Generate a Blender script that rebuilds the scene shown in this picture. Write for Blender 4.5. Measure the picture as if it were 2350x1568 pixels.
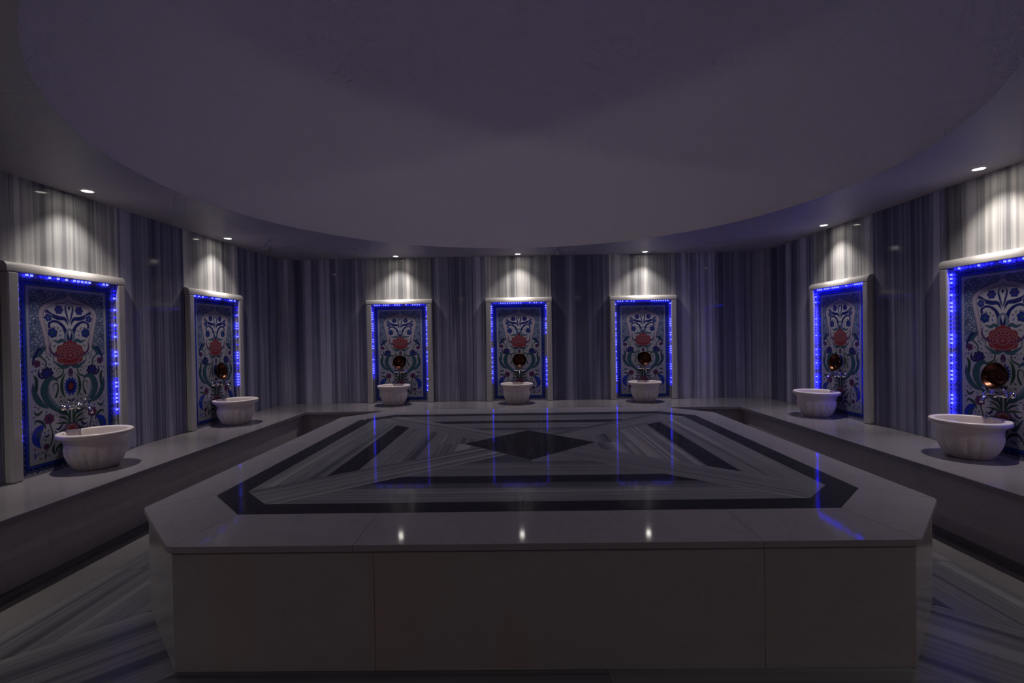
import bpy, bmesh, math, random
import numpy as np
from mathutils import Matrix, Vector

PI = math.pi
for o in list(bpy.data.objects):
    bpy.data.objects.remove(o, do_unlink=True)
SC = bpy.context.scene
COL = SC.collection

# ------------------------------------------------------------------ camera
F_PX, PITCH, YAW, ROLL = 1094.6, -0.0107, -0.0138, -0.0162
CAM_Z = 1.4
cam_d = bpy.data.cameras.new('camera')
cam_d.sensor_fit = 'HORIZONTAL'
cam_d.sensor_width = 36.0
cam_d.lens = F_PX / 2350.0 * 36.0
cam_d.clip_start = 0.02
cam = bpy.data.objects.new('camera', cam_d)
COL.objects.link(cam)
fw = Vector((math.sin(YAW), math.cos(YAW), 0)); rt = Vector((math.cos(YAW), -math.sin(YAW), 0)); up = Vector((0, 0, 1))
fw, up = fw * math.cos(PITCH) + up * math.sin(PITCH), up * math.cos(PITCH) - fw * math.sin(PITCH)
rt, up = rt * math.cos(ROLL) + up * math.sin(ROLL), up * math.cos(ROLL) - rt * math.sin(ROLL)
m = Matrix((rt, up, -fw)).transposed().to_4x4()
m.translation = Vector((0, 0, CAM_Z))
cam.matrix_world = m
SC.camera = cam

# ------------------------------------------------------------------ world, exposure, light levels
w = bpy.data.worlds.new('world'); SC.world = w
w.use_nodes = True
w.node_tree.nodes['Background'].inputs[0].default_value = (0, 0, 0, 1)
w.node_tree.nodes['Background'].inputs[1].default_value = 0.0
vs = SC.view_settings
vs.view_transform = 'Standard'; vs.look = 'None'; vs.gamma = 1.0; vs.exposure = 0.0
vs.use_curve_mapping = False
cy = SC.cycles
cy.max_bounces = 6; cy.diffuse_bounces = 5; cy.glossy_bounces = 2; cy.transmission_bounces = 0; cy.transparent_max_bounces = 1
cy.use_adaptive_sampling = True; cy.adaptive_threshold = 0.05; cy.adaptive_min_samples = 12
cy.caustics_reflective = False; cy.caustics_refractive = False
cy.sample_clamp_indirect = 2.0
cy.use_denoising = True
LAMP_CORE_W = 52.0       # each ceiling downlight, tight core beam
LAMP_W = 29.0             # its medium beam
LAMP_WIDE_W = 15.0        # its wide spill
LAMP_LENS = 30.0
DOME_FILL_W = 62.0          # each of two added uplights, unseen behind the camera
LED_ON, LED_DIM = 18.0, 6.0
LAMP_COL = (1.0, 0.93, 0.87)

# ------------------------------------------------------------------ dimensions (metres, camera above the origin)
XL, XR, YB, YF, ZC = -3.544, 3.634, 7.115, -1.0, 2.595
ZB = 0.44                           # bench top
CHF = 0.19                          # cut corners of the room
BL, BR, BB = -2.835, 2.872, 6.27     # bench front edges
PC = (0.075, 3.825); PW, PD, PCH, HP = 2.035, 1.858, 0.472, 0.541   # central platform
DOME_C = (0.033, 3.745); DOME_R, DOME_H = 2.73, 1.40
N_BACK = (-1.768, 0.008, 1.846); N_LEFT = (3.705, 5.51); N_RIGHT = (3.615, 5.42)
LAMP_OFF = 0.185

# ------------------------------------------------------------------ helpers
def link(o, parent=None):
    COL.objects.link(o)
    if parent is not None:
        o.parent = parent
    return o
def tag(o, label=None, cat=None, group=None, kind=None):
    if label: o['label'] = label
    if cat: o['category'] = cat
    if group: o['group'] = group
    if kind: o['kind'] = kind
    return o
def empty(name, loc=(0, 0, 0), rz=0.0):
    o = bpy.data.objects.new(name, None)
    o.empty_display_size = 0.1
    o.location = loc; o.rotation_euler = (0, 0, rz)
    return link(o)
def mesh(name, verts, faces, mats, smooth=False):
    me = bpy.data.meshes.new(name)
    me.from_pydata([tuple(v) for v in verts], [], [tuple(f) for f in faces])
    for mm in (mats if isinstance(mats, (list, tuple)) else [mats]):
        me.materials.append(mm)
    if smooth:
        me.polygons.foreach_set('use_smooth', [True] * len(me.polygons))
    me.update()
    return me
def fix_normals(me):
    bm = bmesh.new(); bm.from_mesh(me)
    bmesh.ops.recalc_face_normals(bm, faces=bm.faces[:])
    bm.to_mesh(me); bm.free()
    return me
def obj(name, me, parent=None, loc=(0, 0, 0), rz=0.0):
    o = bpy.data.objects.new(name, me)
    o.location = loc; o.rotation_euler = (0, 0, rz)
    return link(o, parent)
def bevel(me, w, seg=2):
    bm = bmesh.new(); bm.from_mesh(me)
    bmesh.ops.recalc_face_normals(bm, faces=bm.faces[:])
    bmesh.ops.bevel(bm, geom=bm.edges[:] , offset=w, segments=seg, profile=0.5, affect='EDGES', clamp_overlap=True)
    bm.to_mesh(me); bm.free()
    return me
def box_me(name, a, b, mat, bev=0.0, seg=2):
    (x0, y0, z0), (x1, y1, z1) = a, b
    v = [(x0, y0, z0), (x1, y0, z0), (x1, y1, z0), (x0, y1, z0), (x0, y0, z1), (x1, y0, z1), (x1, y1, z1), (x0, y1, z1)]
    f = [(3, 2, 1, 0), (4, 5, 6, 7), (0, 1, 5, 4), (1, 2, 6, 5), (2, 3, 7, 6), (3, 0, 4, 7)]
    me = mesh(name, v, f, mat)
    if bev: bevel(me, bev, seg)
    return me
def prism_me(name, poly, z0, z1, mat, bev=0.0, seg=2):
    n = len(poly)
    v = [(x, y, z0) for x, y in poly] + [(x, y, z1) for x, y in poly]
    f = [tuple(range(n))[::-1], tuple(range(n, 2 * n))] + [(i, (i + 1) % n, n + (i + 1) % n, n + i) for i in range(n)]
    me = fix_normals(mesh(name, v, f, mat))
    if bev: bevel(me, bev, seg)
    return me
def lathe_me(name, prof, mat, seg=48, mod=None, cap=True, smooth=True):
    """prof: list of (r, z); mod(theta, i, r, z) -> (r, z)"""
    v, f = [], []
    n = len(prof)
    for k in range(seg):
        t = 2 * PI * k / seg
        for i, (r, z) in enumerate(prof):
            rr, zz = mod(t, i, r, z) if mod else (r, z)
            v.append((rr * math.cos(t), rr * math.sin(t), zz))
    for k in range(seg):
        k2 = (k + 1) % seg
        for i in range(n - 1):
            f.append((k * n + i, k2 * n + i, k2 * n + i + 1, k * n + i + 1))
    if cap:
        f.append(tuple(k * n for k in range(seg))[::-1])
        f.append(tuple(k * n + n - 1 for k in range(seg)))
    return fix_normals(mesh(name, v, f, mat, smooth))
def tube_me(name, pts, rad, mat, seg=12):
    pts = [Vector(p) for p in pts]
    rads = rad if isinstance(rad, (list, tuple)) else [rad] * len(pts)
    v, f = [], []
    n0 = None
    for i, p in enumerate(pts):
        d = (pts[min(i + 1, len(pts) - 1)] - pts[max(i - 1, 0)]).normalized()
        if n0 is None:
            n0 = d.orthogonal().normalized()
        n0 = (n0 - d * n0.dot(d)).normalized()
        b0 = d.cross(n0)
        for k in range(seg):
            a = 2 * PI * k / seg
            v.append(p + (n0 * math.cos(a) + b0 * math.sin(a)) * rads[i])
    for i in range(len(pts) - 1):
        for k in range(seg):
            k2 = (k + 1) % seg
            f.append((i * seg + k, i * seg + k2, (i + 1) * seg + k2, (i + 1) * seg + k))
    f.append(tuple(range(seg))[::-1]); f.append(tuple((len(pts) - 1) * seg + k for k in range(seg)))
    return fix_normals(mesh(name, v, f, mat, True))
def join_me(name, mes, mat):
    bm = bmesh.new()
    for me in mes:
        bm.from_mesh(me)
    out = bpy.data.meshes.new(name)
    bm.to_mesh(out); bm.free()
    out.materials.append(mat)
    return out
# 2-D convex polygon tools
def clip(poly, nx, ny, c):
    """keep nx*x + ny*y <= c"""
    out = []
    n = len(poly)
    for i in range(n):
        a, b = poly[i], poly[(i + 1) % n]
        da, db = nx * a[0] + ny * a[1] - c, nx * b[0] + ny * b[1] - c
        if da <= 0: out.append(a)
        if (da < 0 < db) or (db < 0 < da):
            t = da / (da - db)
            out.append((a[0] + (b[0] - a[0]) * t, a[1] + (b[1] - a[1]) * t))
    return out
def ccw(poly):
    s = sum(poly[i][0] * poly[(i + 1) % len(poly)][1] - poly[(i + 1) % len(poly)][0] * poly[i][1] for i in range(len(poly)))
    return poly if s > 0 else poly[::-1]
def inset(poly, d):
    poly = ccw(poly); out = poly
    for i in range(len(poly)):
        a, b = poly[i], poly[(i + 1) % len(poly)]
        ex, ey = b[0] - a[0], b[1] - a[1]
        l = math.hypot(ex, ey)
        if l < 1e-6: continue
        nx, ny = ey / l, -ex / l
        out = clip(out, nx, ny, nx * a[0] + ny * a[1] - d)
    return out
def octagon(w_, d_, c_):
    return [(-w_ + c_, -d_), (w_ - c_, -d_), (w_, -d_ + c_), (w_, d_ - c_), (w_ - c_, d_), (-w_ + c_, d_), (-w_, d_ - c_), (-w_, -d_ + c_)]

# ------------------------------------------------------------------ materials
def new_mat(name):
    m_ = bpy.data.materials.new(name); m_.use_nodes = True
    nt = m_.node_tree
    return m_, nt, nt.nodes['Principled BSDF']
def N(nt, t, **kw):
    n = nt.nodes.new(t)
    for k, v in kw.items():
        if k in n.inputs: n.inputs[k].default_value = v
        else: setattr(n, k, v)
    return n
def ramp(nt, stops, interp='LINEAR'):
    r = nt.nodes.new('ShaderNodeValToRGB')
    r.color_ramp.interpolation = interp
    els = r.color_ramp.elements
    while len(els) > 1: els.remove(els[-1])
    els[0].position = stops[0][0]; els[0].color = (*stops[0][1], 1)
    for p, c in stops[1:]:
        e = els.new(p); e.color = (*c, 1)
    return r
def obj_coords(nt, amount=37.0):
    """object coordinates shifted by a random amount for each object"""
    tc = N(nt, 'ShaderNodeTexCoord'); oi = N(nt, 'ShaderNodeObjectInfo')
    mul = N(nt, 'ShaderNodeMath', operation='MULTIPLY'); mul.inputs[1].default_value = amount
    nt.links.new(oi.outputs['Random'], mul.inputs[0])
    add = N(nt, 'ShaderNodeVectorMath', operation='ADD')
    nt.links.new(tc.outputs['Object'], add.inputs[0]); nt.links.new(mul.outputs[0], add.inputs[1])
    return add.outputs[0]
def marble(name, base, dark, scale=3.0, rough=0.12, vein=0.5, ior=1.45):
    m_, nt, b = new_mat(name)
    co = obj_coords(nt)
    n1 = N(nt, 'ShaderNodeTexNoise', Scale=scale, Detail=4.0, Roughness=0.6, Distortion=1.6)
    n2 = N(nt, 'ShaderNodeTexNoise', Scale=scale * 0.45, Detail=3.0, Roughness=0.5)
    nt.links.new(co, n1.inputs['Vector']); nt.links.new(co, n2.inputs['Vector'])
    r1 = ramp(nt, [(0.0, base), (0.46, base), (0.5, tuple(d * vein + c * (1 - vein) for d, c in zip(dark, base))), (0.54, base), (1.0, base)])
    r2 = ramp(nt, [(0.3, tuple(0.86 * c for c in base)), (0.7, tuple(min(1, 1.0 * c) for c in base))])
    nt.links.new(n1.outputs['Fac'], r1.inputs[0]); nt.links.new(n2.outputs['Fac'], r2.inputs[0])
    mx = N(nt, 'ShaderNodeMix', data_type='RGBA'); mx.inputs[0].default_value = 0.5
    nt.links.new(r1.outputs[0], mx.inputs[6]); nt.links.new(r2.outputs[0], mx.inputs[7])
    nt.links.new(mx.outputs[2], b.inputs['Base Color'])
    b.inputs['Roughness'].default_value = rough
    b.inputs['IOR'].default_value = ior
    return m_
def striped(name, stops, scale=6.0, rough=0.12, stretch=0.05, ior=1.3, contrast=1.0):
    """banded marble, bands run along the long axes and change across local X"""
    m_, nt, b = new_mat(name)
    co = obj_coords(nt, 53.0)
    mp = N(nt, 'ShaderNodeMapping')
    nt.links.new(co, mp.inputs['Vector'])
    mp.inputs['Scale'].default_value = (1.0, stretch, stretch)
    n1 = N(nt, 'ShaderNodeTexNoise', Scale=scale, Detail=3.0, Roughness=0.62, Distortion=0.12)
    nt.links.new(mp.outputs[0], n1.inputs['Vector'])
    n2 = N(nt, 'ShaderNodeTexNoise', Scale=scale * 4.5, Detail=2.0, Roughness=0.5)
    nt.links.new(mp.outputs[0], n2.inputs['Vector'])
    a = N(nt, 'ShaderNodeMath', operation='MULTIPLY_ADD'); a.inputs[1].default_value = 0.18
    nt.links.new(n2.outputs['Fac'], a.inputs[0]); nt.links.new(n1.outputs['Fac'], a.inputs[2])
    s = N(nt, 'ShaderNodeMath', operation='SUBTRACT'); s.inputs[1].default_value = 0.09
    nt.links.new(a.outputs[0], s.inputs[0])
    r = ramp(nt, stops)
    ct = N(nt, 'ShaderNodeMath', operation='MULTIPLY_ADD'); ct.inputs[1].default_value = contrast; ct.inputs[2].default_value = 0.5 * (1 - contrast)
    nt.links.new(s.outputs[0], ct.inputs[0]); nt.links.new(ct.outputs[0], r.inputs[0])
    # faint cloudiness inside the bands
    n3 = N(nt, 'ShaderNodeTexNoise', Scale=5.0, Detail=2.0)
    nt.links.new(co, n3.inputs['Vector'])
    mr = N(nt, 'ShaderNodeMapRange'); mr.inputs[3].default_value = 0.88; mr.inputs[4].default_value = 1.1
    nt.links.new(n3.outputs['Fac'], mr.inputs[0])
    mx = N(nt, 'ShaderNodeVectorMath', operation='SCALE')
    nt.links.new(r.outputs[0], mx.inputs[0]); nt.links.new(mr.outputs[0], mx.inputs['Scale'])
    nt.links.new(mx.outputs[0], b.inputs['Base Color'])
    b.inputs['Roughness'].default_value = rough
    b.inputs['IOR'].default_value = ior
    return m_
def plain(name, col, rough=0.5, metal=0.0, noise=0.0, nscale=20.0):
    m_, nt, b = new_mat(name)
    b.inputs['Base Color'].default_value = (*col, 1)
    b.inputs['Roughness'].default_value = rough; b.inputs['Metallic'].default_value = metal
    if noise:
        tc = N(nt, 'ShaderNodeTexCoord')
        n1 = N(nt, 'ShaderNodeTexNoise', Scale=nscale, Detail=4.0)
        nt.links.new(tc.outputs['Object'], n1.inputs['Vector'])
        r = ramp(nt, [(0.3, tuple(c * (1 - noise) for c in col)), (0.7, tuple(min(1, c * (1 + noise)) for c in col))])
        nt.links.new(n1.outputs['Fac'], r.inputs[0]); nt.links.new(r.outputs[0], b.inputs['Base Color'])
    return m_
def emit(name, col, strength):
    m_, nt, b = new_mat(name)
    b.inputs['Base Color'].default_value = (0.02, 0.02, 0.02, 1)
    b.inputs['Emission Color'].default_value = (*col, 1)
    b.inputs['Emission Strength'].default_value = strength
    return m_

G = lambda v, t=0.0: (v * (1 - t * 0.3), v * (1 - t * 0.2), v * (1 + t * 0.35))
M_WALL = striped('wall_banded_marble', [(0.30, (0.123, 0.121, 0.178)), (0.38, (0.209, 0.207, 0.281)), (0.43, (0.133, 0.131, 0.194)), (0.48, (0.323, 0.318, 0.410)), (0.52, (0.190, 0.188, 0.259)),
                                        (0.56, (0.399, 0.394, 0.486)), (0.60, (0.257, 0.254, 0.335)), (0.66, (0.522, 0.513, 0.616)), (0.75, (0.589, 0.580, 0.680))], 4.4, 0.07, 0.008, 1.16, 1.55)
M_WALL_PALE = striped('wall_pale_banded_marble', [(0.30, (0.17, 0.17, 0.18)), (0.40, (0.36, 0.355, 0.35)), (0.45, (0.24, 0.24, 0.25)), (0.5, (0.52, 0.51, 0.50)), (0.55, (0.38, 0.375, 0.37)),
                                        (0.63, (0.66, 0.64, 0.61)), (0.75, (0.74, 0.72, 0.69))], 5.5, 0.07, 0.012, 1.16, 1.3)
M_INLAY = striped('inlay_banded_marble', [(0.32, (0.14, 0.14, 0.17)), (0.42, (0.24, 0.24, 0.27)), (0.5, (0.34, 0.34, 0.36)), (0.56, (0.25, 0.25, 0.28)),
                                          (0.64, (0.46, 0.45, 0.46)), (0.75, (0.52, 0.51, 0.52))], 6.0, 0.06, 0.012, 1.045, 1.35)
M_FLOOR = striped('floor_banded_marble', [(0.32, (0.05, 0.05, 0.065)), (0.42, (0.10, 0.10, 0.115)), (0.48, (0.17, 0.165, 0.18)), (0.54, (0.12, 0.12, 0.135)), (0.62, (0.20, 0.195, 0.205)),
                                          (0.75, (0.23, 0.225, 0.235))], 5.0, 0.28, 0.012, 1.3, 1.5)
M_FLOORW = marble('floor_plain_marble', (0.175, 0.165, 0.17), (0.125, 0.118, 0.122), 2.6, 0.18, 0.3)
M_WHITE = marble('white_marble', (0.42, 0.395, 0.43), (0.26, 0.25, 0.28), 2.4, 0.06, 0.35, 1.045)
M_BENCH = marble('bench_marble', (0.225, 0.207, 0.223), (0.15, 0.14, 0.15), 2.6, 0.13, 0.3)
M_RISER = marble('riser_marble', (0.44, 0.40, 0.40), (0.28, 0.26, 0.25), 2.2, 0.14, 0.35)
def reflected_tint(m_, col, scale, lo, hi):
    """broad reflected tint painted into a stone as colour clouds"""
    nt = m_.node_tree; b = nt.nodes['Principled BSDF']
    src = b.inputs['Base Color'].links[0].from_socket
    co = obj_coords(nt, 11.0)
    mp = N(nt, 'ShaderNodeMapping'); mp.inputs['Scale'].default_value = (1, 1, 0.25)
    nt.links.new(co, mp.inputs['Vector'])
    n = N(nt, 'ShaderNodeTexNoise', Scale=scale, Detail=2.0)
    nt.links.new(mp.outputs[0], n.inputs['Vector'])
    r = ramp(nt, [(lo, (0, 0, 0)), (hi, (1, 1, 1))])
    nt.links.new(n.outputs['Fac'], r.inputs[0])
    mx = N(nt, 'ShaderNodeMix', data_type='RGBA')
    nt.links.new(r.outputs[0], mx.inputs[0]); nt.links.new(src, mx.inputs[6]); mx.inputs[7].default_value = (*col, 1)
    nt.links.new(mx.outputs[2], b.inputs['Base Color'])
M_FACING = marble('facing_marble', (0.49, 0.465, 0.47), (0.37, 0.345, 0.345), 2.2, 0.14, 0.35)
reflected_tint(M_FACING, (0.52, 0.42, 0.405), 2.2, 0.52, 0.68)  # reddish reflections on the polished face, painted into its colour
M_DARK = marble('dark_marble', (0.06, 0.058, 0.075), (0.12, 0.12, 0.14), 9.0, 0.06, 0.5, 1.045)
M_GUTTER = striped('drain_banded_marble', [(0.35, (0.05, 0.05, 0.06)), (0.65, (0.14, 0.135, 0.14))], 30.0, 0.25, 0.05)
M_FRAME = marble('frame_marble', (0.50, 0.475, 0.46), (0.38, 0.355, 0.345), 5.0, 0.22, 0.35)
M_BASIN = marble('basin_marble', (0.64, 0.565, 0.53), (0.45, 0.38, 0.35), 7.0, 0.32, 0.35)
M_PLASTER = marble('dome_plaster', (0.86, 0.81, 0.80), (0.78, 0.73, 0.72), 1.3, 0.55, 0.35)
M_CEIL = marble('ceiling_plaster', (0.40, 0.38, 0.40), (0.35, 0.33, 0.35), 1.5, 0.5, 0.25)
M_CHROME = plain('chrome', (0.62, 0.60, 0.56), 0.12, 1.0)
M_COPPER = plain('aged_copper', (0.075, 0.03, 0.02), 0.3, 1.0, 0.25, 30.0)
M_TRIM = plain('white_lamp_trim', (0.7, 0.69, 0.67), 0.35)
M_LENS = emit('lamp_lens', (1.0, 0.93, 0.82), LAMP_LENS)
LEDS = {k: (emit('blue_led_' + k, (0.42 / LED_ON / f_, 0.50 / LED_ON / f_, 1.0), LED_ON * f_), emit('blue_led_dim_' + k, (0.004, 0.004, 1.0), LED_DIM * f_)) for k, f_ in (('L', 0.8), ('B', 1.0), ('R', 1.7), ('RF', 3.8))}
M_STRIP = plain('led_tape', (0.12, 0.12, 0.16), 0.3)
M_GROUT = plain('tile_bed', (0.42, 0.42, 0.45), 0.8)
M_WOOD = plain('red_wood', (0.30, 0.085, 0.045), 0.35, 0.0, 0.3, 6.0)
M_GLASSD = plain('dark_glass', (0.015, 0.015, 0.018), 0.06)

# glazed tile: painted colours come with the mesh, glossy glaze
M_TILE, nt, b = new_mat('glazed_painted_tile')
att = N(nt, 'ShaderNodeVertexColor'); att.layer_name = 'paint'
nt.links.new(att.outputs['Color'], b.inputs['Base Color'])
b.inputs['Roughness'].default_value = 0.22
b.inputs['IOR'].default_value = 1.2

# ------------------------------------------------------------------ the room shell
# ceiling: flat slab with a round opening, dome above
def ceiling():
    seg = 128
    x0, x1, y0, y1 = XL - 0.03, XR + 0.03, YF - 0.03, YB + 0.03
    v, f = [], []
    for k in range(seg):
        a = 2 * PI * k / seg
        c, s = math.cos(a), math.sin(a)
        ix, iy = DOME_C[0] + DOME_R * c, DOME_C[1] + DOME_R * s
        t = min(((x1 if c > 0 else x0) - DOME_C[0]) / c if abs(c) > 1e-6 else 1e9, ((y1 if s > 0 else y0) - DOME_C[1]) / s if abs(s) > 1e-6 else 1e9)
        v += [(ix, iy, ZC), (DOME_C[0] + t * c, DOME_C[1] + t * s, ZC)]
    n = len(v)
    for cx, cyy in ((x0, y0), (x1, y0), (x1, y1), (x0, y1)):
        v.append((cx, cyy, ZC))
    for k in range(seg):
        k2 = (k + 1) % seg
        a, b_, c_, d_ = 2 * k, 2 * k + 1, 2 * k2 + 1, 2 * k2
        pa, pb = v[b_], v[c_]
        if abs(pa[0] - pb[0]) > 1e-5 and abs(pa[1] - pb[1]) > 1e-5:
            q = min(range(4), key=lambda i: math.hypot(v[n + i][0] - (pa[0] + pb[0]) / 2, v[n + i][1] - (pa[1] + pb[1]) / 2))
            f.append((a, d_, c_, n + q, b_))
        else:
            f.append((a, d_, c_, b_))
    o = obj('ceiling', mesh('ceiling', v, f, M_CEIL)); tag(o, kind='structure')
    # dome: spherical cap springing straight from the edge of the opening
    R = (DOME_R ** 2 + DOME_H ** 2) / (2 * DOME_H)
    zc0 = 0.012 + DOME_H - R
    prof = [(DOME_R, 0.0), (DOME_R, 0.012)]
    a0 = math.asin(DOME_R / R)
    for i in range(1, 29):
        a = a0 * (1 - i / 28.4)
        prof.append((R * math.sin(a), zc0 + R * math.cos(a)))
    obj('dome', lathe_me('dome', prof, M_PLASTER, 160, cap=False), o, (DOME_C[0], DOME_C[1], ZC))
    obj('dome_crown', lathe_me('dome_crown', [(0.001, prof[-1][1] + 0.002), (prof[-1][0] + 0.01, prof[-1][1] - 0.001)], M_PLASTER, 48, cap=False), o, (DOME_C[0], DOME_C[1], ZC))
ceiling()

TH = 0.02
def wall(name, origin, ang, spans, length):
    """a wall running along local +X from origin, room on local -Y; spans = list of (u0,u1,z0,z1,material)"""
    back = box_me(name, (0, TH, 0), (length, TH + 0.1, ZC), M_GROUT)
    o = obj(name, back, None, (origin[0], origin[1], 0), ang); tag(o, kind='structure')
    for (u0, u1, z0, z1, mt) in spans:
        g = 0.0007
        me = box_me('marble_panel', (-(u1 - u0) / 2 + g, 0, -(z1 - z0) / 2), ((u1 - u0) / 2 - g, TH - 0.001, (z1 - z0) / 2), mt, 0.0012, 1)
        obj('marble_panel', me, o, ((u0 + u1) / 2, 0, (z0 + z1) / 2))
    return o
NW, NT = 0.49, 1.978        # niche frame half width, top
def spans_for(length, niches, splits, extra=()):
    """full-height slabs between the niches and a pale slab above each"""
    sp = []
    edges = [0.0]
    for c in niches: edges += [c - NW, c + NW]
    edges.append(length)
    for i in range(0, len(edges), 2):
        a, b_ = edges[i], edges[i + 1]
        n = max(1, round((b_ - a) / splits))
        for k in range(n):
            sp.append((a + (b_ - a) * k / n, a + (b_ - a) * (k + 1) / n, ZB - 0.03, ZC, M_WALL))
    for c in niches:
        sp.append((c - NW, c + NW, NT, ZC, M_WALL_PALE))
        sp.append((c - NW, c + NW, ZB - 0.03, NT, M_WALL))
    return sp
# back wall: local X = +x, room on -y side
lb = XR - XL - 2 * CHF
wall('wall_back', (XL + CHF, YB), 0, spans_for(lb, [c - XL - CHF for c in N_BACK], 0.62), lb)
# right wall: running from back to front: local X = -y, room must be on local -Y  -> angle -90 gives local -Y = -x
lr = YB - CHF - YF
wall('wall_right', (XR, YB - CHF), -PI / 2, spans_for(lr, sorted(YB - CHF - c for c in N_RIGHT), 0.62), lr)
# left wall: from front to back: local X = +y, local -Y = +x  -> angle +90
wall('wall_left', (XL, YF), PI / 2, spans_for(lr, [c - YF for c in N_LEFT], 0.62), lr)
ch = CHF * math.sqrt(2)
wall('wall_corner_left', (XL, YB - CHF), PI / 4, [(0, ch, ZB - 0.03, ZC, M_WALL)], ch)
wall('wall_corner_right', (XR - CHF, YB), -PI / 4, [(0, ch, ZB - 0.03, ZC, M_WALL)], ch)
# front wall, behind the camera, with a wooden double door
wf = wall('wall_front', (XR, YF), PI, [(u * 0.8975, u * 0.8975 + 0.8975, 0, ZC, M_WALL) for u in (0, 1, 6, 7)] + [(1.795, 5.385, 2.0, ZC, M_WALL)], XR - XL)
door = empty('door_1', (0.04, YF - 0.005, 0)); tag(door, kind='structure')
for s in (-1, 1):
    lf = obj('door_leaf', box_me('door_leaf', (s * 1.25 - 0.52, -0.02, 0.01), (s * 1.25 + 0.52, 0.02, 1.98), M_WOOD, 0.006), door)
    obj('door_handle', tube_me('door_handle', [(s * 0.8, 0.03, 0.9), (s * 0.8, 0.06, 0.92), (s * 0.8, 0.06, 1.28), (s * 0.8, 0.03, 1.3)], 0.012, M_CHROME), lf)
obj('glass_pane', box_me('glass_pane', (-0.70, -0.015, 0.01), (0.70, 0.0, 1.98), M_GLASSD), door)

# ------------------------------------------------------------------ floor
floor = obj('floor', box_me('floor', (XL - 0.05, YF - 0.05, -0.12), (XR + 0.05, YB + 0.05, -0.02), M_GROUT)); tag(floor, kind='structure')
def floor_piece(poly, ang, mt, name='floor_slab'):
    """poly in world xy; bands run at right angles to local X, where local X is turned by ang"""
    poly = inset(poly, 0.0008)
    cx = sum(p[0] for p in poly) / len(poly); cyy = sum(p[1] for p in poly) / len(poly)
    c, s = math.cos(-ang), math.sin(-ang)
    loc = [((x - cx) * c - (y - cyy) * s, (x - cx) * s + (y - cyy) * c) for x, y in poly]
    return obj(name, prism_me(name, loc, -0.018, 0.0, mt), floor, (cx, cyy, 0), ang)
X0, X1 = PC[0] - PW, PC[0] + PW          # platform sides
Y0, Y1 = PC[1] - PD, PC[1] + PD
GUT = 0.07
fl, fr, fb = BL + 0.05, BR - 0.05, BB - 0.05
mitL = (X0 + 0.01, Y0 + PCH)             # mitre starts where the cut corner meets the side
mitR = (X1 - 0.01, Y0 + PCH)
for (a, b_, side) in ((fl, X0 + 0.05, -1), (X1 - 0.05, fr, 1)):
    # side aisle: a plain strip next to the bench, then banded slabs, cut by a 45 degree mitre at the front
    seam = -2.515 if side < 0 else 2.60
    strips = ((a, seam, M_FLOORW), (seam, b_, M_FLOOR)) if side < 0 else ((a, seam, M_FLOOR), (seam, b_, M_FLOORW))
    for (u0, u1, mt) in strips:
        for (v0, v1) in ((-0.2, 2.9), (2.9, 4.3), (4.3, fb)):
            poly = [(u0, v0), (u1, v0), (u1, v1), (u0, v1)]
            if side < 0: poly = clip(poly, 1 / math.sqrt(2), -1 / math.sqrt(2), (mitL[0] - mitL[1]) / math.sqrt(2))
            else: poly = clip(poly, -1 / math.sqrt(2), -1 / math.sqrt(2), (-mitR[0] - mitR[1]) / math.sqrt(2))
            if len(poly) >= 3: floor_piece(poly, 0.0 if mt is M_FLOOR else 0.2, mt)
    # diagonal slabs in front of the cut corner
    big = [(-6, -6), (6, -6), (6, 9), (-6, 9)]
    r2 = 1 / math.sqrt(2)
    for k in range(2):
        w_ = PCH * math.sqrt(2) / 2
        if side < 0:
            c0 = (mitL[0] - mitL[1]) * r2 + k * w_
            poly = clip(clip(big, -r2, r2, -c0), r2, -r2, c0 + w_)
        else:
            c0 = (-mitR[0] - mitR[1]) * r2 + k * w_
            poly = clip(clip(big, r2, r2, -c0), -r2, -r2, c0 + w_)
        poly = clip(clip(clip(clip(poly, 0, 1, Y0 + PCH), 0, -1, -YF), -1, 0, -fl), 1, 0, fr)
        # stop under the platform's cut corner
        if side < 0: poly = clip(poly, r2, r2, (X0 + Y0 + PCH) * r2 + 0.05)
        else: poly = clip(poly, -r2, r2, (-X1 + Y0 + PCH) * r2 + 0.05)
        if len(poly) >= 3: floor_piece(poly, (-PI / 4 if side < 0 else PI / 4), M_FLOOR)
# front aisle: from the camera's end to the platform front, cut by the diagonals
wd = PCH * math.sqrt(2); r2 = 1 / math.sqrt(2)
for k, (v0, v1) in enumerate(((YF, 0.3), (0.3, 1.2), (1.2, Y0 + 0.05))):
    poly = [(fl, v0), (fr, v0), (fr, v1), (fl, v1)]
    poly = clip(poly, -r2, r2, -((mitL[0] - mitL[1]) * r2 + wd))
    poly = clip(poly, r2, r2, -((-mitR[0] - mitR[1]) * r2 + wd))
    poly = ccw(poly)
    floor_piece(clip(poly, 1, 0, 0.35), PI / 2, M_FLOOR); floor_piece(clip(poly, -1, 0, -0.35), PI / 2, M_FLOOR)
# back aisle
floor_piece([(X0 + 0.05, Y1 - 0.05), (X1 - 0.05, Y1 - 0.05), (X1 - 0.05, fb), (X0 + 0.05, fb)], PI / 2, M_FLOOR)
# dark drain channel at the foot of the bench
RO = 0.085       # riser set back under the seat slab
for nm, poly in (('l', [(BL - RO, YF), (fl, YF), (fl, fb), (BL - RO, BB + RO)]), ('r', [(fr, YF), (BR + RO, YF), (BR + RO, BB + RO), (fr, fb)]),
                 ('b', [(BL - RO, BB + RO), (fl, fb), (fr, fb), (BR + RO, BB + RO)])):
    floor_piece(poly, 0, M_GUTTER, 'drain_strip')

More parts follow.
